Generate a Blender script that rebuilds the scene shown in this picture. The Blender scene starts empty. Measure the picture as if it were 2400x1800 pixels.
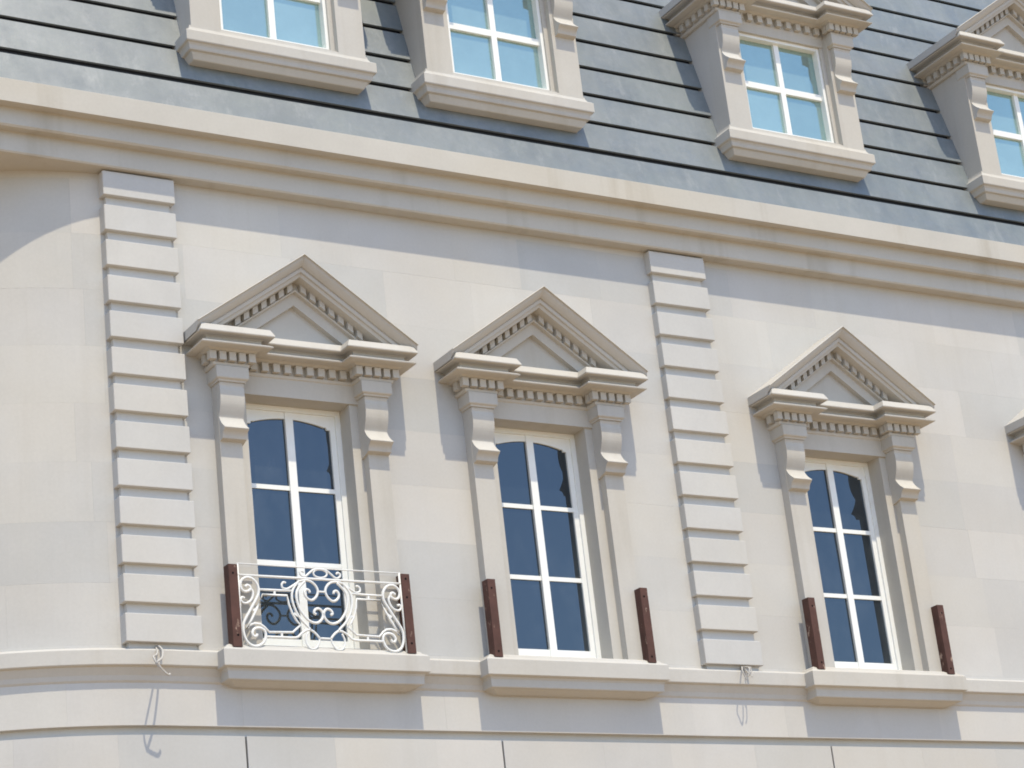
import bpy, bmesh, math, random
from mathutils import Matrix, Vector
random.seed(7)
scene = bpy.context.scene
COL = scene.collection
H0 = 6.2                      # height of the first-floor sill line above the ground

# ------------------------------------------------------------------ camera
CAM = Vector((-6.48, -15.5376, -4.4928 + H0))
yaw, pitch, roll = 0.5767, 0.3558, -0.1151
cy, sy, cp, sp, cr, sr = (math.cos(yaw), math.sin(yaw), math.cos(pitch), math.sin(pitch),
                          math.cos(roll), math.sin(roll))
fw = Vector((sy * cp, cy * cp, sp)); rt = Vector((cy, -sy, 0)); up = rt.cross(fw)
r2 = cr * rt + sr * up; u2 = cr * up - sr * rt
cd = bpy.data.cameras.new('camera'); cam = bpy.data.objects.new('camera', cd); COL.objects.link(cam)
M = Matrix((r2, u2, -fw)).transposed().to_4x4(); M.translation = CAM
cam.matrix_world = M
cd.sensor_width = 36; cd.lens = 5488.9 / 2400 * 36; cd.clip_end = 6000; cd.clip_start = 0.1
scene.camera = cam

# ------------------------------------------------------------------ light
SUN_EL, SUN_AZ = math.radians(64.6), math.radians(0.6)      # azimuth measured from straight in front of the wall
world = bpy.data.worlds.new('World'); scene.world = world; world.use_nodes = True
wn = world.node_tree; bg = wn.nodes['Background']
sky = wn.nodes.new('ShaderNodeTexSky'); sky.sky_type = 'NISHITA'; sky.sun_disc = False
sky.sun_elevation = SUN_EL; sky.sun_rotation = math.pi - SUN_AZ
sky.air_density = 1.0; sky.dust_density = 0.6; sky.ozone_density = 2.5
wn.links.new(sky.outputs[0], bg.inputs[0]); bg.inputs[1].default_value = 0.15
sd = bpy.data.lights.new('sun', 'SUN'); sun = bpy.data.objects.new('sun', sd); COL.objects.link(sun)
sd.energy = 2.3; sd.angle = math.radians(0.53); sd.color = (1.0, 0.89, 0.685)
sdir = Vector((math.cos(SUN_EL) * math.sin(SUN_AZ), -math.cos(SUN_EL) * math.cos(SUN_AZ), math.sin(SUN_EL)))
sun.rotation_euler = sdir.to_track_quat('Z', 'Y').to_euler(); sun.location = (0, -20, 40)
vs = scene.view_settings
vs.view_transform = 'Standard'; vs.look = 'None'; vs.gamma = 1; vs.use_curve_mapping = False
vs.exposure = 0.87
scene.render.engine = 'CYCLES'
scene.cycles.pixel_filter_type = 'BLACKMAN_HARRIS'; scene.cycles.filter_width = 1.8
scene.cycles.max_bounces = 8; scene.cycles.diffuse_bounces = 5

# ------------------------------------------------------------------ materials
def mat(name):
    m = bpy.data.materials.new(name); m.use_nodes = True
    return m, m.node_tree, m.node_tree.nodes['Principled BSDF']

def node(nt, t, **kw):
    n = nt.nodes.new(t)
    for k, v in kw.items(): setattr(n, k, v)
    return n

def noise(nt, scale, detail=4, rough=.55, vec=None):
    n = node(nt, 'ShaderNodeTexNoise'); n.inputs['Scale'].default_value = scale
    n.inputs['Detail'].default_value = detail; n.inputs['Roughness'].default_value = rough
    if vec: nt.links.new(vec, n.inputs['Vector'])
    return n.outputs['Fac']

def ramp(nt, fac, stops):
    r = node(nt, 'ShaderNodeValToRGB'); e = r.color_ramp.elements
    e[0].position, e[0].color = stops[0][0], (*stops[0][1], 1)
    e[1].position, e[1].color = stops[1][0], (*stops[1][1], 1)
    for p, c in stops[2:]:
        x = e.new(p); x.color = (*c, 1)
    nt.links.new(fac, r.inputs[0]); return r.outputs[0]

def mix(nt, a, b, fac, mode='MIX'):
    n = node(nt, 'ShaderNodeMix', data_type='RGBA', blend_type=mode)
    for s, v in ((n.inputs[6], a), (n.inputs[7], b), (n.inputs[0], fac)):
        if hasattr(v, 'links'): nt.links.new(v, s)
        elif isinstance(v, (int, float)): s.default_value = v
        else: s.default_value = (*v, 1)
    return n.outputs[2]

def worldpos(nt, scale=(1, 1, 1)):
    g = node(nt, 'ShaderNodeNewGeometry'); mp = node(nt, 'ShaderNodeMapping')
    mp.inputs['Scale'].default_value = scale
    nt.links.new(g.outputs['Position'], mp.inputs['Vector']); return mp.outputs['Vector']

def bump(nt, bs, h, strength, dist):
    b = node(nt, 'ShaderNodeBump'); b.inputs['Strength'].default_value = strength
    b.inputs['Distance'].default_value = dist
    nt.links.new(h, b.inputs['Height']); nt.links.new(b.outputs[0], bs.inputs['Normal'])

def stone_mat(name, base, tint=.06, streak=0.0):
    m, nt, bs = mat(name)
    wp = worldpos(nt)
    big = ramp(nt, noise(nt, 1.3, 5, .6, wp), [(.3, tuple(c * .93 for c in base)), (.7, tuple(min(1, c * 1.04) for c in base))])
    warm = mix(nt, big, (base[0] * 1.0, base[1] * .96, base[2] * .89), ramp(nt, noise(nt, .7, 3, .5, wp), [(.42, (0, 0, 0)), (.75, (.75, .75, .75))]))
    fine = ramp(nt, noise(nt, 42, 6, .65, wp), [(.3, (.965, .965, .965)), (.7, (1.015, 1.015, 1.015))])
    c = mix(nt, warm, fine, 1.0, 'MULTIPLY')
    oi = node(nt, 'ShaderNodeObjectInfo')
    tn = ramp(nt, oi.outputs['Random'], [(0, (1 - tint, 1 - tint * .9, 1 - tint * .75)), (1, (1 + tint * .25, 1 + tint * .12, 1)), (.35, (1, .985, .96)), (.7, (1 - tint * .45, 1 - tint * .5, 1 - tint * .5))])
    c = mix(nt, c, tn, 1.0, 'MULTIPLY')
    if streak:
        sv = worldpos(nt, (2.3, 2.3, .16))
        st = ramp(nt, noise(nt, 1.6, 4, .6, sv), [(.55, (1, 1, 1)), (.74, (1 - streak, 1 - streak * 1.15, 1 - streak * 1.4))])
        c = mix(nt, c, st, 1.0, 'MULTIPLY')
    nt.links.new(c, bs.inputs['Base Color'])
    bs.inputs['Roughness'].default_value = .88; bs.inputs['Specular IOR Level'].default_value = .25
    bump(nt, bs, noise(nt, 45, 6, .7, wp), .10, .003)
    return m

STONE = stone_mat('wall_limestone', (.517, .507, .480), .14, .045)
BLOCK = stone_mat('pilaster_limestone', (.514, .505, .480), .035, .03)
TRIM = stone_mat('carved_limestone', (.490, .472, .434), .03, .09)
CORN = stone_mat('cornice_limestone', (.495, .473, .425), .03, .14)

def roof_mat():
    m, nt, bs = mat('patinated_zinc')
    wp = worldpos(nt)
    dis = node(nt, 'ShaderNodeTexNoise'); dis.inputs['Scale'].default_value = 3.0; dis.inputs['Detail'].default_value = 4
    nt.links.new(wp, dis.inputs['Vector'])
    add = node(nt, 'ShaderNodeMix', data_type='VECTOR'); add.inputs[0].default_value = .16
    nt.links.new(wp, add.inputs[4]); nt.links.new(dis.outputs['Color'], add.inputs[5]); wd = add.outputs[1]
    a = ramp(nt, noise(nt, 1.5, 8, .68, wd), [(.30, (.102, .127, .142)), (.70, (.174, .196, .206)), (.5, (.138, .162, .174))])
    g = mix(nt, a, (.150, .178, .178), ramp(nt, noise(nt, 2.3, 6, .7, wd), [(.47, (0, 0, 0)), (.72, (.8, .8, .8))]))
    p = ramp(nt, noise(nt, 7, 9, .78, wd), [(.50, (0, 0, 0)), (.74, (.5, .5, .5))])
    c = mix(nt, g, (.235, .250, .258), p)
    q = ramp(nt, noise(nt, 5, 9, .78, worldpos(nt, (1.15, 1, .7))), [(.32, (.84, .86, .90)), (.52, (1, 1, 1))])
    c = mix(nt, c, q, 1.0, 'MULTIPLY')
    st = ramp(nt, noise(nt, 1.7, 6, .65, worldpos(nt, (3.1, 3.1, .45))), [(.50, (1, 1, 1)), (.70, (.80, .84, .89))])
    c = mix(nt, c, st, .8, 'MULTIPLY')
    pale = ramp(nt, noise(nt, 2.9, 7, .7, worldpos(nt, (1.6, 1.6, .5))), [(.57, (0, 0, 0)), (.72, (.55, .55, .55))])
    c = mix(nt, c, (.26, .275, .275), pale)
    nt.links.new(c, bs.inputs['Base Color'])
    rr = ramp(nt, noise(nt, 4, 7, .7, wd), [(.3, (.46, .46, .46)), (.7, (.68, .68, .68))]); nt.links.new(rr, bs.inputs['Roughness'])
    bs.inputs['Specular IOR Level'].default_value = .5; bs.inputs['IOR'].default_value = 1.85; bs.inputs['Specular Tint'].default_value = (1, .98, .93, 1)
    bump(nt, bs, noise(nt, 22, 7, .7, wp), .22, .006)
    return m
ROOF = roof_mat()

def plain(name, col, rough=.5, spec=.4, var=.05, scale=8):
    m, nt, bs = mat(name)
    c = ramp(nt, noise(nt, scale, 5, .6, worldpos(nt)), [(.3, tuple(x * (1 - var) for x in col)), (.7, tuple(min(1, x * (1 + var)) for x in col))])
    nt.links.new(c, bs.inputs['Base Color']); bs.inputs['Roughness'].default_value = rough
    bs.inputs['Specular IOR Level'].default_value = spec
    return m
WHITE = plain('white_frame_paint', (.79, .79, .75), .42, .4, .025)
IRON = plain('white_iron_paint', (.73, .725, .69), .4, .4, .05, 30)
DARK = plain('dark_hole', (.01, .008, .008), .9, .1)
CABLE = plain('pale_cable', (.43, .41, .375), .6, .3)
ROOFDARK = plain('roof_underlay', (.07, .085, .115), .9, .1)

def brown_mat():
    m, nt, bs = mat('brown_metal_paint')
    base = ramp(nt, noise(nt, 6, 5, .6, worldpos(nt)), [(.3, (.070, .036, .028)), (.7, (.108, .053, .042))])
    rub = ramp(nt, noise(nt, 11, 6, .7, worldpos(nt, (1, 1, .55))), [(.60, (0, 0, 0)), (.66, (1, 1, 1))])
    c = mix(nt, base, (.36, .26, .20), rub)
    nt.links.new(c, bs.inputs['Base Color']); bs.inputs['Roughness'].default_value = .7; bs.inputs['Specular IOR Level'].default_value = .2
    bump(nt, bs, noise(nt, 40, 5, .7, worldpos(nt)), .3, .003)
    return m
BROWN = brown_mat()

def glass(name, tint, body, refl, rough, dusty=0.0, dust=(.4, .5, .55)):
    """opaque coated pane: a tinted mirror over a coloured body, with an optional dusty film"""
    m, nt, bs = mat(name); nt.nodes.remove(bs)
    out = nt.nodes['Material Output']
    gl = node(nt, 'ShaderNodeBsdfGlossy'); gl.inputs['Color'].default_value = (*tint, 1); gl.inputs['Roughness'].default_value = rough
    df = node(nt, 'ShaderNodeBsdfDiffuse')
    c = ramp(nt, noise(nt, 3, 4, .6, worldpos(nt)), [(.3, tuple(x * .9 for x in body)), (.7, tuple(x * 1.1 for x in body))])
    oi = node(nt, 'ShaderNodeObjectInfo')
    pv = ramp(nt, oi.outputs['Random'], [(0, (.8, .8, .8)), (1, (1.2, 1.2, 1.2))])
    smear = ramp(nt, noise(nt, 2.2, 6, .7, worldpos(nt, (1, 1, .5))), [(.45, (0, 0, 0)), (.8, tuple(x * .8 for x in dust))])
    c = mix(nt, mix(nt, c, pv, 1.0, 'MULTIPLY'), smear, dusty, 'ADD')
    nt.links.new(c, df.inputs['Color'])
    fr = node(nt, 'ShaderNodeFresnel'); fr.inputs['IOR'].default_value = 1.5
    mr = node(nt, 'ShaderNodeMapRange'); mr.inputs['To Min'].default_value = refl; mr.inputs['To Max'].default_value = 1
    nt.links.new(fr.outputs[0], mr.inputs['Value'])
    mx = node(nt, 'ShaderNodeMixShader'); nt.links.new(mr.outputs[0], mx.inputs[0])
    nt.links.new(df.outputs[0], mx.inputs[1]); nt.links.new(gl.outputs[0], mx.inputs[2])
    nb = node(nt, 'ShaderNodeBump'); nb.inputs['Strength'].default_value = .10; nb.inputs['Distance'].default_value = .01
    nt.links.new(noise(nt, 1.6, 2, .5, worldpos(nt)), nb.inputs['Height']); nt.links.new(nb.outputs[0], gl.inputs['Normal'])
    nt.links.new(mx.outputs[0], out.inputs[0])
    return m
PANE = glass('dark_blue_glass', (.42, .48, .525), (.012, .016, .022), .165, .012, .10, (.45, .5, .5))
FILM = glass('film_covered_glass', (.60, .79, .72), (.23, .32, .32), .38, .012)

def ground_mat():
    m, nt, bs = mat('sandy_paving')
    c = ramp(nt, noise(nt, .35, 6, .6, worldpos(nt)), [(.3, (.35, .25, .15)), (.7, (.41, .30, .185))])
    nt.links.new(c, bs.inputs['Base Color']); bs.inputs['Roughness'].default_value = .9
    return m
GROUND = ground_mat()

# ------------------------------------------------------------------ object helpers
def wloc(o):
    v = Vector(o.location)
    while o.parent: o = o.parent; v += Vector(o.location)
    return v

def place(o, parent, loc):
    COL.objects.link(o); loc = Vector(loc)
    if parent: o.parent = parent; loc = loc - wloc(parent)
    o.location = loc; return o

def empty(name, parent=None, loc=(0, 0, 0)):
    o = bpy.data.objects.new(name, None); o.empty_display_size = .2
    return place(o, parent, loc)

def obj(name, bm, m, parent=None, loc=(0, 0, H0), smooth=False, bev=0.0):
    """link a bmesh whose coordinates are relative to the world point loc"""
    if bev:
        ed = [e for e in bm.edges if len(e.link_faces) == 2 and e.calc_face_angle(0) > .6]
        if ed: bmesh.ops.bevel(bm, geom=ed, offset=bev, segments=1, affect='EDGES', clamp_overlap=True)
    bmesh.ops.recalc_face_normals(bm, faces=bm.faces)
    me = bpy.data.meshes.new(name); bm.to_mesh(me); bm.free(); me.materials.append(m)
    if smooth:
        for p in me.polygons: p.use_smooth = True
    return place(bpy.data.objects.new(name, me), parent, loc)

def tag(o, label, cat, group=None):
    o['label'] = label; o['category'] = cat
    if group: o['group'] = group
    return o

def box(bm, x0, x1, d0, d1, z0, z1):
    """d is the distance in front of the wall plane"""
    v = [bm.verts.new((x, -d, z)) for x in (x0, x1) for d in (d0, d1) for z in (z0, z1)]
    for f in ((0, 1, 3, 2), (4, 6, 7, 5), (0, 4, 5, 1), (2, 3, 7, 6), (0, 2, 6, 4), (1, 5, 7, 3)):
        bm.faces.new([v[i] for i in f])

def prism_z(bm, poly, z0, z1):
    """plan polygon (x, d) extruded upwards"""
    a = [bm.verts.new((x, -d, z0)) for x, d in poly]; b = [bm.verts.new((x, -d, z1)) for x, d in poly]
    n = len(poly)
    for i in range(n): bm.faces.new((a[i], a[(i + 1) % n], b[(i + 1) % n], b[i]))
    bm.faces.new(a); bm.faces.new(b)

def prism_x(bm, poly, x0, x1):
    """section polygon (d, z) extruded along x"""
    a = [bm.verts.new((x0, -d, z)) for d, z in poly]; b = [bm.verts.new((x1, -d, z)) for d, z in poly]
    n = len(poly)
    for i in range(n): bm.faces.new((a[i], a[(i + 1) % n], b[(i + 1) % n], b[i]))
    bm.faces.new(a); bm.faces.new(b)

def prism_d(bm, poly, d0, d1):
    """elevation polygon (x, z) extruded in depth"""
    a = [bm.verts.new((x, -d0, z)) for x, z in poly]; b = [bm.verts.new((x, -d1, z)) for x, z in poly]
    n = len(poly)
    for i in range(n): bm.faces.new((a[i], a[(i + 1) % n], b[(i + 1) % n], b[i]))
    bm.faces.new(a); bm.faces.new(b)

def offset_path(path, o):
    out = []
    for i, p in enumerate(path):
        ns = []
        for j in (i - 1, i):
            if 0 <= j < len(path) - 1:
                a, b = path[j], path[j + 1]; l = math.hypot(b[0] - a[0], b[1] - a[1])
                ns.append((-(b[1] - a[1]) / l, (b[0] - a[0]) / l))
        if len(ns) == 1: out.append((p[0] + ns[0][0] * o, p[1] + ns[0][1] * o)); continue
        k = 1 + ns[0][0] * ns[1][0] + ns[0][1] * ns[1][1]
        out.append((p[0] + (ns[0][0] + ns[1][0]) / k * o, p[1] + (ns[0][1] + ns[1][1]) / k * o))
    return out

def sweep(bm, path, prof, cap_ends=False, cap_rings=True):
    """profile of (outward offset, z) carried along a plan path of (x, d)"""
    rings = [[bm.verts.new((x, -d, z)) for x, d in offset_path(path, o)] for o, z in prof]
    for a, b in zip(rings, rings[1:]):
        for i in range(len(path) - 1): bm.faces.new((a[i], a[i + 1], b[i + 1], b[i]))
    if cap_rings: bm.faces.new(rings[0]); bm.faces.new(rings[-1])
    if cap_ends:
        for i in (0, len(path) - 1): bm.faces.new([r[i] for r in rings])

def tube(bm, pts, r, n=6, closed=False, r_end=None):
    """round bar along a polyline of 3-D points"""
    pts = [Vector(p) for p in pts]; rings = []; m = len(pts); prev = None
    for i, p in enumerate(pts):
        if closed: t = pts[(i + 1) % m] - pts[i - 1]
        else: t = pts[min(i + 1, m - 1)] - pts[max(i - 1, 0)]
        t.normalize()
        if prev is None:
            ref = Vector((0, 1, 0)) if abs(t.y) < .9 else Vector((1, 0, 0))
            u = t.cross(ref).normalized()
        else: u = (prev - t * prev.dot(t)).normalized()
        prev = u; v = t.cross(u)
        rr = r if r_end is None else r + (r_end - r) * i / (m - 1)
        rings.append([bm.verts.new(p + (u * math.cos(2 * math.pi * k / n) + v * math.sin(2 * math.pi * k / n)) * rr) for k in range(n)])
    last = m if closed else m - 1
    for i in range(last):
        a, b = rings[i], rings[(i + 1) % m]
        for k in range(n): bm.faces.new((a[k], a[(k + 1) % n], b[(k + 1) % n], b[k]))
    if not closed: bm.faces.new(rings[0]); bm.faces.new(rings[-1])

def spline(pts, k=5, closed=False):
    """Catmull-Rom through 2-D or 3-D points"""
    P = [Vector(p) for p in pts]; n = len(P); out = []
    for i in range(n if closed else n - 1):
        if closed: a, b, c, d = P[i - 1], P[i], P[(i + 1) % n], P[(i + 2) % n]
        else: a, b, c, d = P[max(i - 1, 0)], P[i], P[i + 1], P[min(i + 2, n - 1)]
        for s in range(k):
            t = s / k
            out.append(.5 * ((2 * b) + (c - a) * t + (2 * a - 5 * b + 4 * c - d) * t * t + (3 * b - a - 3 * c + d) * t ** 3))
    if not closed: out.append(P[-1])
    return out

# ------------------------------------------------------------------ setting
bm = bmesh.new()
v = [bm.verts.new((x, y, 0)) for x, y in ((-1500, -1500), (1500, -1500), (1500, 1500), (-1500, 1500))]; bm.faces.new(v)
g = obj('ground', bm, GROUND, None, (0, 0, 0)); g['kind'] = 'structure'

# ------------------------------------------------------------------ the building
B = empty('stone_building', None, (4, 0, 0))
tag(B, 'cream limestone building with pedimented windows under a grey metal mansard roof with dormers', 'building')

WC = [1.5832, 3.8423, 7.0866, 10.186]             # window centres
DC = [1.621, 3.839, 7.105, 10.253]                # dormer centres
X_END = 16.0
XB, RB = .35, 2.94                                # where the wall starts to bow back, and its radius

def bow(s):
    """plan point at arc position s (s = x on the flat part, negative arc beyond XB)"""
    if s >= XB: return (s, 0.0)
    a = (XB - s) / RB
    return (XB - RB * math.sin(a), -RB * (1 - math.cos(a)))
S0 = XB - RB * math.pi / 2
arc = [bow(S0 + (XB - S0) * i / 40) for i in range(41)]

# --- facade of dressed stones, every stone its own piece
wall = empty('facade_wall', B, (4, 0, H0))
ROW = .4705
GAP = .0002
def stone(s0, s1, z0, z1, front=0.0, thick=.06, parent=wall, name='stone'):
    bmv = bmesh.new()
    s0 += GAP; s1 -= GAP; z0 += GAP; z1 -= GAP
    f = front + random.uniform(-.0003, .0003)
    if s0 >= XB: box(bmv, s0, s1, f - thick, f, z0, z1)
    else:
        n = max(2, int((s1 - s0) / .1)); ss = [s0 + (s1 - s0) * i / n for i in range(n + 1)]
        path = [bow(s) for s in ss]
        po, pi_ = offset_path(path, f), offset_path(path, f - thick)
        prism_z(bmv, po + pi_[::-1], z0, z1)
    c = bow((s0 + s1) / 2)
    loc = Vector((c[0], -c[1], H0 + (z0 + z1) / 2))
    bmesh.ops.translate(bmv, verts=bmv.verts, vec=-(loc - Vector((0, 0, H0))))
    return obj(name, bmv, STONE, parent, loc)

def fill_row(z0, z1, cuts, holes, front=0.0, a=S0, b=X_END, wmin=.72, wmax=1.12):
    """stones of random length between s=a and s=b, leaving the holes out"""
    edges = sorted(set([a, b] + [h for hh in holes for h in hh] + list(cuts)))
    for e0, e1 in zip(edges, edges[1:]):
        if any(h0 - 1e-6 <= e0 and e1 <= h1 + 1e-6 for h0, h1 in holes): continue
        L = e1 - e0; n = max(1, round(L / random.uniform(wmin, wmax)))
        js = [0.0]
        for i in range(1, n): js.append((i + random.uniform(-.22, .22)) / n)
        js.append(1.0)
        for j0, j1 in zip(js, js[1:]): stone(e0 + L * j0, e0 + L * j1, z0, z1, front)
win_holes = [(c - .70, c + .70) for c in WC]
for k in range(8):
    z0 = ROW * k
    fill_row(z0, min(z0 + ROW, 3.83), [], win_holes if z0 < 2.3 else [])
fill_row(3.764, 3.83, [], [])                      # sliver behind the bed of the cornice
fill_row(-.60, 0, [], [])                          # band between string course and groove
for e in (-.67,):
    fill_row(e - 1.0, e, [], [(.935 - .008, .935 + .008), (3.15 - .008, 3.15 + .008), (6.453 - .008, 6.453 + .008)])
zt = -1.74
while zt > -6.0:                                   # plain rusticated courses down to the ground
    fill_row(max(zt - 1.0, -6.15), zt, [], [], 0, S0, X_END, 2.0, 2.6); zt -= 1.07
bm = bmesh.new()                                    # recessed backing seen in the grooves
path = arc + [(X_END, 0)]
sweep(bm, path, [(-.05, -6.2), (-.05, -.01)], False, False)
for jx in (.935, 3.15, 6.453): box(bm, jx - .0078, jx + .0078, -.055, -.036, -1.668, -.672)
obj('groove_back', bm, STONE, wall)
bm = bmesh.new(); box(bm, -RB + XB, X_END, -9.0, -8.8, -6.2, 5.0); box(bm, X_END - .01, X_END + .2, -9.0, -.07, -6.2, 4.3)
box(bm, XB - RB - .2, XB - RB, -9.0, -RB, -6.2, 4.3)
obj('rear_wall', bm, STONE, B, (4, 0, H0)).location.x -= 4

# --- string course
bm = bmesh.new()
sweep(bm, path, [(-.05, -.29), (.0, -.285), (.012, -.27), (.02, -.235), (.045, -.19), (.05, -.178), (.072, -.172), (.078, -.165), (.078, -.06), (.07, -.05), (.045, -.04), (-.04, -.012)], True, False)
obj('string_course', bm, TRIM, B)

# --- cornice under the roof
bm = bmesh.new()
prof = [(-3.3, 3.8215), (.115, 3.8215), (.125, 3.834), (.125, 3.992), (.128, 3.997), (.205, 3.997), (.22, 4.012), (.22, 4.148), (.224, 4.153), (.315, 4.153), (.315, 4.346), (.308, 4.351), (-.3, 4.36), (-3.3, 4.36)]
prism_x(bm, prof, XB - RB - .3, X_END + .3)
obj('cornice', bm, CORN, B)

# --- pilasters of projecting blocks
for px in (0.0, 5.1896):
    W = .6034
    P = empty('pilaster', B, (px + W / 2, -.02, H0))
    bm = bmesh.new(); box(bm, px + .034, px + W - .034, -.03 if px else -.12, .036, -.042, 3.8215)
    obj('pilaster_core', bm, BLOCK, P)
    for k in range(13):
        bm = bmesh.new(); z0 = .3 * k; z1 = z0 + (.214 if k < 12 else .206)
        box(bm, px, px + W, -.035 if px else -.13, .08 + random.uniform(-.0015, .0015), z0, z1)
        bmesh.ops.translate(bm, verts=bm.verts, vec=(-px - W / 2, 0, -z0))
        obj('block', bm, BLOCK, P, (px + W / 2, 0, H0 + z0), bev=.004)

# ------------------------------------------------------------------ pedimented surround shared by windows and dormers
def raised(bm, c, z):                                # shift helper
    bmesh.ops.translate(bm, verts=bm.verts, vec=(0, 0, 0))

SL = .70; CS = math.cos(math.atan(SL))
def pediment(par, c, dz, dd, bi, bo, back, opening_top):
    """entablature breaking forward over the brackets, raking cornice and tympanum; c centre, dz/dd shifts"""
    loc = (c, 0, H0 + dz)
    b1, b0 = .12 + dd, -.015 + dd
    path = [(-bo, back), (-bo, b1), (-bi, b1), (-bi, b0), (bi, b0), (bi, b1), (bo, b1), (bo, back)]
    prof = [(0, 2.205), (.045, 2.207), (.055, 2.215), (.06, 2.235), (.05, 2.243), (.05, 2.316), (.092, 2.318), (.10, 2.324), (.12, 2.333), (.150, 2.331), (.190, 2.334),
            (.204, 2.338), (.207, 2.347), (.178, 2.366), (.138, 2.366), (.137, 2.409), (.15, 2.419), (.216, 2.421), (.22, 2.424), (.222, 2.431), (.194, 2.490), (.05, 2.49)]
    bm = bmesh.new(); sweep(bm, path, prof)
    obj('entablature', bm, TRIM, par, loc)
    # dentils on the fronts and returns
    bm = bmesh.new(); w = .057
    def dent(x0, x1, d0, d1): box(bm, x0, x1, d0, d1, 2.2445, 2.314)
    for s in (-1, 1):
        lo, hi = bi - .098, bo + .098; n = 5
        for i in range(n):
            x = lo + (hi - lo - w) * i / (n - 1)
            a, b = sorted((s * x, s * (x + w))); dent(a, b, b1 + .045, b1 + .098)
        y = b1 + .098 - .105
        while y - w > max(back, -.55) + .02:
            a, b = sorted((s * (bo + .045), s * (bo + .098))); dent(a, b, y - w, y); y -= .105
        a, b = sorted((s * (bi - .098), s * (bi - .045))); dent(a, b, b0 + .115, b0 + .170)
    n = 2 * int((bi - .12) / .105) + 1; p = (2 * bi - .29) / (n - 1)
    for i in range(n):
        x = -(bi - .145) + p * i; dent(x - w / 2, x + w / 2, b0 + .045, b0 + .098)
    # raking cornice: profile in (perpendicular drop t, depth)
    half = bo + .232; ztip = 2.5085; zap = ztip + SL * half
    q = [(0, back), (0, .338), (.007, .342), (.010, .322), (.034, .314), (.058, .292), (.076, .270), (.079, .252), (.088, .256), (.116, .250), (.119, .232), (.126, .230), (.147, .222), (.150, .20), (.152, .10), (.210, .10), (.214, .122), (.228, .118), (.232, .082), (.328, .076), (.332, .01), (.332, back)]
    q = [(t * .86, (d + dd if d != back else d)) for t, d in q]
    rk = bmesh.new()
    for s in (-1, 1):
        ap, ft = [], []
        for t, d in q:
            za = zap - t / CS; xf = min(half, (za - 2.435) / SL)
            ap.append(rk.verts.new((0, -d, za))); ft.append(rk.verts.new((s * xf, -d, za - SL * xf)))
        for i in range(len(q) - 1): rk.faces.new((ap[i], ap[i + 1], ft[i + 1], ft[i]))
        e = [f for f, (t, d) in zip(ft, q) if abs(abs(f.co.x) - half) < 1e-6]
        lo = [rk.verts.new((s * half, -d, 2.43)) for d in (e[-1].co.y * -1, back)]
        rk.faces.new(e + lo)
    obj('raking_cornice', rk, TRIM, par, loc)
    # dentils along the slopes
    t0, t1 = .1535 * .86, .2085 * .86
    L = (zap - t1 / CS - 2.50) / SL / CS              # slope length
    n = int((L - .06) / .098)
    for s in (-1, 1):
        for i in range(n):
            a = .045 + i * .098; pts = []
            for u, t in ((a, t0), (a + .056, t0), (a + .056, t1), (a, t1)):
                x = u * CS + t * SL * CS * 0; z = zap - t / CS - SL * x
                pts.append((s * x, z))
            prism_d(bm, pts if s > 0 else pts[::-1], .09 + dd, .15 + dd)
    o = obj('dentils', bm, TRIM, par, loc); o['kind'] = 'stuff'
    bm = bmesh.new(); za = zap - .275 / CS; xf = (za - 2.40) / SL
    prism_d(bm, [(-xf, 2.40), (xf, 2.40), (0, za)], max(back, -.3), .025 + dd)
    obj('tympanum', bm, TRIM, par, loc)

CORBEL = [(.0, 2.086), (.150, 2.086), (.153, 2.075), (.147, 2.055), (.152, 2.02), (.152, 1.97), (.143, 1.91), (.125, 1.86), (.108, 1.825), (.102, 1.808), (.112, 1.785), (.135, 1.752), (.165, 1.722), (.188, 1.704), (.191, 1.698),
          (.184, 1.69), (.160, 1.672), (.146, 1.652), (.138, 1.625), (.130, 1.602), (.118, 1.592), (.10, 1.588), (.0, 1.588)]
def smooth_profile(p, k=3):
    out = []
    for seg in (p[:2], p[2:10], p[9:14], p[13:19]):
        out += [tuple(v) for v in (spline([(a, b) for a, b in seg], k) if len(seg) > 2 else seg)]
    res = [out[0]]
    for q in out[1:]:
        if abs(q[0] - res[-1][0]) + abs(q[1] - res[-1][1]) > 1e-5: res.append(q)
    return res + [p[-1]]
CORBEL = smooth_profile(CORBEL)

def corbels(par, c, dz, dd, ci, co):
    for s in (-1, 1):
        a, b = sorted((s * ci, s * co))
        bm = bmesh.new(); prism_x(bm, [(d + dd, z) for d, z in CORBEL], a, b)
        aw = (.035, .04)
        prof = [(0, 2.0865), (.012, 2.0865), (.016, 2.10), (.03, 2.108), (.034, 2.115), (.034, 2.207), (0, 2.207)]
        sweep(bm, [(a, dd), (a, .152 + dd), (b, .152 + dd), (b, dd)], prof)
        bmesh.ops.translate(bm, verts=bm.verts, vec=(-s * (ci + co) / 2, 0, -2.0))
        obj('corbel', bm, TRIM, par, (c + s * (ci + co) / 2, 0, H0 + dz + 2.0))

def arched_top(zt, zc, zs, half, mid):
    """outline of the sash head on the right of the mullion: straight above, segmental arch with a small ear below"""
    pts = [(mid, zt), (half, zt), (half, zs - .018), (.337, zs - .018), (.333, zs - .002), (.322, zs + .006), (.316, zs - .001)]
    R = ((.316 ** 2) + (zc - zs) ** 2) / (2 * (zc - zs))
    for i in range(9):
        x = .316 + (mid - .316) * i / 8
        pts.append((x, zc - (R - math.sqrt(R * R - x * x))))
    return pts

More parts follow.
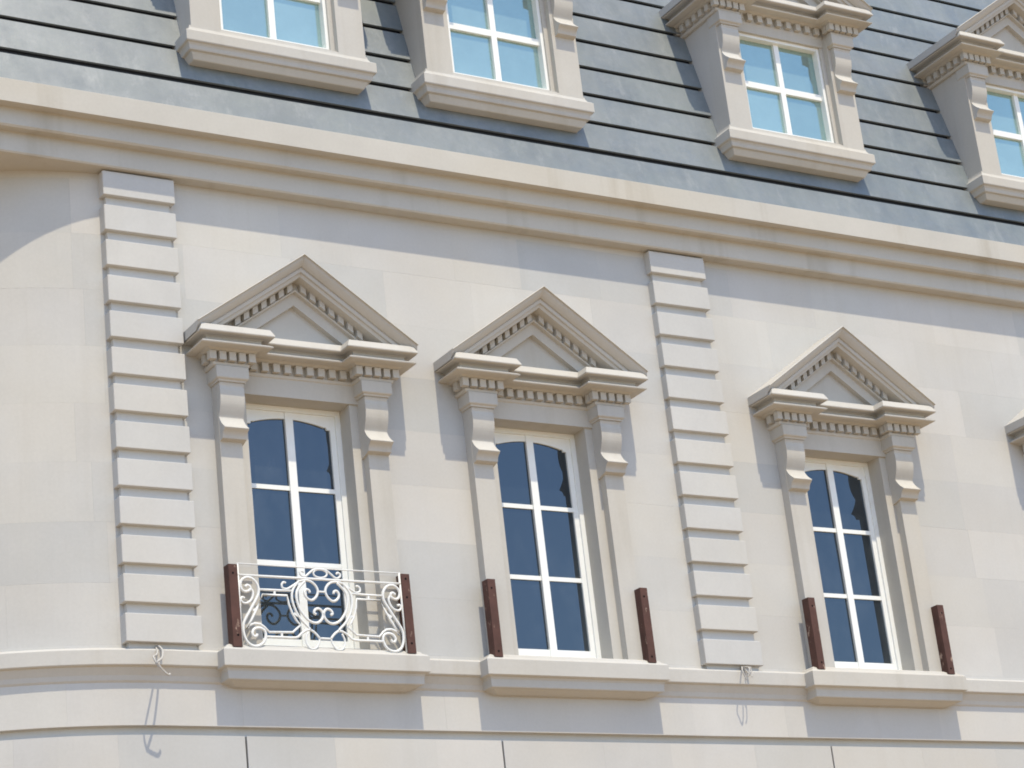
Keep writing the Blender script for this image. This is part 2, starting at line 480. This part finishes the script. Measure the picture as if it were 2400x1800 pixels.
# --- tall first-floor windows
def make_window(c):
    w = empty('window', B, (c, 0, H0))
    loc = (c, 0, H0)
    for s in (-1, 1):                                # jamb: reveal, inner band and the flat strip under the corbel
        poly = [(.457, -.30), (.457, .012), (.55, .012), (.55, .09), (.737, .09), (.737, -.06), (.60, -.06), (.60, -.30)]
        bm = bmesh.new(); prism_z(bm, [(s * x, d) for x, d in poly], -.01, 2.208)
        obj('jamb', bm, TRIM, w, loc, bev=.003)
    bm = bmesh.new(); box(bm, -.60, .60, -.30, .030, 2.055, 2.30); obj('frieze', bm, TRIM, w, loc)
    corbels(w, c, 0, 0, .53, .735)
    pediment(w, c, 0, 0, .54, .735, -.04, 2.055)
    bm = bmesh.new()                                 # sill
    sweep(bm, [(-.80, -.05), (-.80, .125), (.80, .125), (.80, -.05)],
          [(-.10, -.312), (-.075, -.310), (-.03, -.293), (-.008, -.284), (.022, -.278), (.026, -.272), (.03, -.215), (.04, -.197), (.062, -.190), (.07, -.184), (.07, -.062), (.058, -.05), (.03, -.035), (.02, -.018), (-.02, 0)])
    box(bm, -.45, .45, -.30, .10, -.12, .002)
    obj('sill', bm, TRIM, w, loc)
    fr = bmesh.new()                                 # fixed outer frame
    for s in (-1, 1):
        a, b = sorted((s * .412, s * .456)); box(fr, a, b, -.24, -.155, .004, 2.054)
    box(fr, -.4119, .4119, -.24, -.156, 2.012, 2.0535); box(fr, -.4119, .4119, -.24, -.150, .004, .052)
    obj('window_frame', fr, WHITE, w, loc, bev=.004)
    sa = bmesh.new()                                 # the two casements
    for s in (-1, 1):
        a, b = sorted((s * .366, s * .4115)); box(sa, a, b, -.23, -.172, .053, 2.0115)
        a, b = sorted((s * .034, s * .366)); box(sa, a, b, -.23, -.173, .0525, .137)
        for z in (.749, 1.371): box(sa, a, b, -.215, -.176, z - .0185, z + .0185)
        hp = arched_top(2.0113, 1.957, 1.911, .366, .034)
        prism_d(sa, [(s * x, z) for x, z in (hp if s > 0 else hp[::-1])], -.23, -.1735)
    box(sa, -.034, .034, -.23, -.164, .053, 2.011)
    obj('casement', sa, WHITE, w, loc)
    for s in (-1, 1):
        for z0, z1 in ((.137, .749), (.749, 1.371), (1.371, 1.985)):
            bm = bmesh.new(); box(bm, -.167, .167, -.196, -.190, z0 - (z0 + z1) / 2, z1 - (z0 + z1) / 2)
            p = obj('pane', bm, PANE, w, (c + s * .20, 0, H0 + (z0 + z1) / 2))
            p.rotation_euler = (random.uniform(-.006, .006), 0, random.uniform(-.012, .012))
            p.location.y += 0
    return w
for c in WC: make_window(c)

# --- roof of overlapping metal boards
SLP = 4.2
def roof_d(z): return -.045 - (z - 5.159) / SLP
roof = empty('roof', B, (4, .2, H0 + 4.35))
zs = [4.345] + [4.774 + .3349 * k for k in range(15)]
for i, z0 in enumerate(zs[:-1]):
    z1 = zs[i + 1] - (.043 if i else .056)
    bm = bmesh.new(); t = .018; nx, nz = SLP, 1.0
    l = math.hypot(nx, nz); nd, nzz = SLP / l, 1 / l
    f = .004                                          # each board tips out a little at its foot
    poly = [(roof_d(z0) + f, z0), (roof_d(z1) - .002, z1), (roof_d(z1) - t * nd, z1 - t * nzz), (roof_d(z0) - t * nd, z0 - t * nzz)]
    c = roof_d(z0)
    prism_x(bm, [(d - c, z - z0) for d, z in poly], -9.5, 10.0)
    obj('roof_board', bm, ROOF, roof, (7, -c, H0 + z0), bev=.0015)
bm = bmesh.new(); prism_x(bm, [(roof_d(4.35) - .055, 4.36), (roof_d(9.4) - .055, 9.4), (-8.9, 9.4), (-8.9, 4.36)], -2.5, 17.0)
obj('roof_deck', bm, ROOFDARK, roof)

# --- dormers
def make_dormer(c):
    DZ, DD = 4.19, .06
    w = empty('dormer', B, (c, 0, H0 + 4.93)); loc = (c, 0, H0)
    for s in (-1, 1):
        poly = [(.508, -.06), (.508, .09), (.549, .09), (.549, .15), (.808, .15), (.808, -.03), (.60, -.06)]
        bm = bmesh.new(); prism_z(bm, [(s * x, d) for x, d in poly], 5.19, 6.40); obj('jamb', bm, TRIM, w, loc)
        bm = bmesh.new(); a, b = sorted((s * .70, s * .806)); box(bm, a, b, -.95, .10, 4.96, 6.40)
        obj('cheek', bm, TRIM, w, loc)
    bm = bmesh.new(); box(bm, -.60, .60, -.10, .10, 6.318, 6.45); obj('frieze', bm, TRIM, w, loc)
    corbels(w, c, DZ, DD, .585, .785)
    pediment(w, c, DZ, DD, .615, .785, -1.15, 0)
    bm = bmesh.new()
    sweep(bm, [(-.80, -.25), (-.80, .125), (.80, .125), (.80, -.25)],
          [(-.02, 4.925), (-.012, 4.93), (.012, 4.972), (.014, 4.985), (.038, 4.99), (.042, 5.0), (.046, 5.028), (.056, 5.046), (.072, 5.052), (.076, 5.06), (.076, 5.145), (.064, 5.157), (.04, 5.172), (.026, 5.20), (.022, 5.222), (-.02, 5.226)])
    box(bm, -.55, .55, -.06, .12, 5.10, 5.247)
    obj('sill', bm, TRIM, w, loc)
    fr = bmesh.new(); D1, D0 = .070, -.02
    for s in (-1, 1):
        a, b = sorted((s * .478, s * .507)); box(fr, a, b, D0, D1, 5.2475, 6.317)
    box(fr, -.478, .478, D0, D1 - .001, 6.285, 6.317); box(fr, -.478, .478, D0, D1 - .001, 5.2475, 5.288)
    box(fr, -.029, .029, D0, .036, 5.288, 6.285)
    for s in (-1, 1):
        a, b = sorted((s * .029, s * .478)); box(fr, a, b, D0, .033, 5.752, 5.815)
    obj('window_frame', fr, WHITE, w, loc, bev=.003)
    for s in (-1, 1):
        for z0, z1 in ((5.28, 5.78), (5.78, 6.295)):
            bm = bmesh.new(); h = (z1 - z0) / 2; box(bm, -.228, .228, -.003, .003, -h, h)
            p = obj('pane', bm, FILM, w, (c + s * .253, 0, H0 + (z0 + z1) / 2))
            p.rotation_euler = (random.uniform(-.004, .004), 0, random.uniform(-.008, .008))
    return w
for c in DC: make_dormer(c)

# ------------------------------------------------------------------ brown brackets beside the windows
PH = .64
def bracket(xc, label, holes):
    z0 = -.038
    o = empty('wall_bracket', None, (xc, -.13, H0 + z0)); tag(o, label, 'bracket', 'brown metal brackets beside the windows')
    bm = bmesh.new(); box(bm, -.036, .036, -.043, .045, 0, PH)
    obj('post', bm, BROWN, o, (xc, -.13, H0 + z0), bev=.003)
    for h in holes:
        bm = bmesh.new(); n = 10
        a = [bm.verts.new((.009 * math.cos(2 * math.pi * k / n), 0, .009 * math.sin(2 * math.pi * k / n))) for k in range(n)]
        b = [bm.verts.new((v.co.x * 1.0, .012, v.co.z)) for v in a]
        for k in range(n): bm.faces.new((a[k], a[(k + 1) % n], b[(k + 1) % n], b[k]))
        bm.faces.new(a); bm.faces.new(b)
        obj('bolt_hole', bm, DARK, o, (xc + random.uniform(-.006, .006), -.13 - .0462, H0 + z0 + h))
    return o
XL, XR = -.742, .733
bracket(WC[0] + XL, 'brown metal bracket at the left end of the white scrollwork railing', (.09, .57))
bracket(WC[0] + XR, 'brown metal bracket with three bolt holes at the right end of the white railing', (.08, .45, .60))
bracket(WC[1] + XL, 'chipped brown bracket left of the middle window, which has no railing', (.045, .565))
bracket(WC[1] + XR, 'brown bracket right of the middle window, next to the right-hand pilaster', (.05, .565))
bracket(WC[2] + XL, 'scuffed brown bracket left of the window beyond the right-hand pilaster', (.06, .565))
bracket(WC[2] + XR, 'rightmost brown bracket, alone on the wall right of the last full window', (.05, .565))

# ------------------------------------------------------------------ white scrollwork railing
RL = empty('window_railing', None, (WC[0], -.15, H0 - .03))
tag(RL, 'white wrought iron scrollwork railing fixed between two brown brackets', 'railing')
RD = -.15
def bar(name, pts, r=.009, closed=False, sm=True, k=4):
    r *= 1.13
    P = spline(pts, k, closed) if sm else [Vector(p) for p in pts]
    for s in (1, -1):
        bm = bmesh.new(); tube(bm, [(s * p[0], 0, p[1]) for p in P], r, 6, closed)
        obj(name, bm, IRON, RL, (WC[0], RD, H0), smooth=True)
def rod(name, x0, x1, z0, z1, r):
    bm = bmesh.new(); tube(bm, [(x0, 0, z0), ((x0 + x1) / 2, 0, (z0 + z1) / 2), (x1, 0, z1)], r, 8)
    obj(name, bm, IRON, RL, (WC[0], RD, H0), smooth=True)
rod('top_rod', -.70, .70, .616, .612, .006)
rod('rail', -.70, .70, .526, .526, .0105)
rod('side_bar', -.693, -.699, .61, -.03, .010); rod('side_bar', .693, .699, .61, -.03, .010)
bar('scroll', [(-.64, .433), (-.624, .448), (-.603, .44), (-.599, .419), (-.62, .402), (-.645, .398), (-.668, .411), (-.680, .447), (-.667, .485), (-.631, .509), (-.588, .506), (-.551, .477), (-.532, .436), (-.533, .394), (-.551, .352), (-.584, .3), (-.617, .247), (-.65, .196), (-.674, .149), (-.680, .098), (-.673, .049), (-.65, .004), (-.608, -.021), (-.565, -.02), (-.524, .004), (-.501, .046), (-.5, .087), (-.52, .112), (-.559, .119), (-.591, .107), (-.608, .078), (-.598, .054), (-.576, .055), (-.567, .071)], .0105)
bar('small_scroll', [(-.601, .428), (-.579, .397), (-.587, .355), (-.611, .321), (-.647, .306), (-.675, .316), (-.683, .336), (-.67, .353), (-.651, .345)], .009)
bar('panel_frame', [(-.5, .380), (-.297, .384), (-.287, .318), (-.264, .245), (-.233, .19), (-.202, .155), (-.271, .096), (-.468, .090), (-.504, .128), (-.537, .15), (-.58, .153), (-.615, .142), (-.652, .109), (-.602, .188), (-.551, .28)], .0085, True, False)
bar('panel_bar', [(-.531, .420), (-.40, .421), (-.258, .423)], .0085, False, False)
bar('bottom_bar', [(-.498, .053), (-.37, .054), (-.245, .056), (-.205, .085), (-.155, .117), (-.115, .119), (-.077, .092), (-.048, .057)], .009, False, True, 3)
bar('heart_outline', [(-.187, .503), (-.232, .451), (-.253, .403), (-.255, .347), (-.24, .287), (-.215, .233), (-.179, .183), (-.142, .148), (-.118, .121)], .009)
bar('heart_scroll', [(-.137, .505), (-.186, .458), (-.212, .415), (-.217, .358), (-.2, .289), (-.17, .239), (-.133, .199), (-.085, .178), (-.044, .184), (-.013, .214), (-.003, .247), (-.014, .277), (-.04, .292), (-.068, .281), (-.079, .257), (-.062, .245)], .010)
bar('heart_crown', [(-.192, .5), (-.136, .512), (-.087, .505), (-.049, .474), (-.032, .433), (-.046, .39), (-.079, .36), (-.109, .359), (-.137, .381), (-.147, .413), (-.13, .44), (-.106, .432), (-.102, .415)], .0095)
bar('curl', [(-.299, .483), (-.318, .487), (-.334, .469), (-.331, .446), (-.31, .436), (-.277, .442), (-.193, .495)], .008)
bar('ring', [(-.048, .056), (-.059, .017), (-.088, -.022), (-.133, -.024), (-.159, .008), (-.165, .054), (-.146, .101)], .0075)
bar('top_scroll', [(0, .608), (-.03, .605), (-.06, .597), (-.095, .57), (-.133, .542), (-.165, .552), (-.172, .574), (-.155, .587), (-.138, .575)], .008)
bm = bmesh.new(); tube(bm, [(.058 * math.cos(a), 0, .572 + .033 * math.sin(a)) for a in [2 * math.pi * k / 24 for k in range(24)]], .008, 6, True)
obj('oval', bm, IRON, RL, (WC[0], RD, H0), smooth=True)
rod('link', -.034, .034, .427, .427, .008); rod('bottom_link', -.048, .048, .057, .057, .009)
for s in (-1, 1):
    for x, z, hz in ((-.40, .40, .02), (-.365, .072, .02)):
        bm = bmesh.new(); box(bm, -.008, .008, -.006, .006, -hz, hz); obj('spacer', bm, IRON, RL, (WC[0] - s * x, RD, H0 + z))
    for x, z, a in ((-.572, .262, .55), (-.232, .235, -.5)):
        bm = bmesh.new(); box(bm, -.022, .022, -.006, .006, -.008, .008); bmesh.ops.rotate(bm, verts=bm.verts, cent=(0, 0, 0), matrix=Matrix.Rotation(s * a, 3, 'Y'))
        obj('spacer', bm, IRON, RL, (WC[0] - s * x, RD, H0 + z))

# ------------------------------------------------------------------ loose cables at the feet of the pilasters
def cable(name, label, runs, cx):
    o = empty(name, None, (cx, -.04, H0 - .03)); tag(o, label, 'cable', 'loose cables under the pilasters')
    for pts, r in runs:
        bm = bmesh.new(); tube(bm, [(x - cx, -d, z) for x, d, z in spline(pts, 5)], r, 6)
        obj('strand', bm, CABLE, o, (cx, 0, H0), smooth=True)
    return o
cable('loose_cable', 'pale cable looping out of the joint under the left pilaster', [
    ([(.245, .02, -.018), (.255, .07, -.03), (.262, .11, -.07), (.24, .16, -.12), (.205, .22, -.16), (.165, .26, -.19), (.15, .265, -.205), (.17, .26, -.235), (.20, .255, -.265), (.235, .25, -.29), (.255, .24, -.28)], 0.0085),
    ([(.243, .02, -.02), (.236, .06, -.04), (.225, .10, -.085), (.19, .15, -.12), (.155, .20, -.14), (.135, .235, -.16), (.145, .255, -.205), (.165, .258, -.24)], .0075),
], .245)
cable('cable_stub', 'short frayed cable stub splayed from the joint under the right pilaster', [
    ([(5.572, .03, -.015), (5.578, .075, -.03), (5.59, .10, -.07), (5.60, .115, -.10)], .008),
    ([(5.572, .03, -.015), (5.555, .08, -.02), (5.525, .12, -.04), (5.50, .15, -.075), (5.515, .155, -.12), (5.525, .16, -.15)], .006),
    ([(5.572, .03, -.018), (5.60, .075, -.02), (5.64, .10, -.03)], .007),
    ([(5.572, .03, -.015), (5.575, .12, -.03), (5.56, .17, -.055), (5.545, .18, -.10), (5.53, .175, -.13)], .006),
    ([(5.60, .075, -.02), (5.605, .13, -.05), (5.595, .16, -.10), (5.575, .17, -.13)], .005)], 5.572)
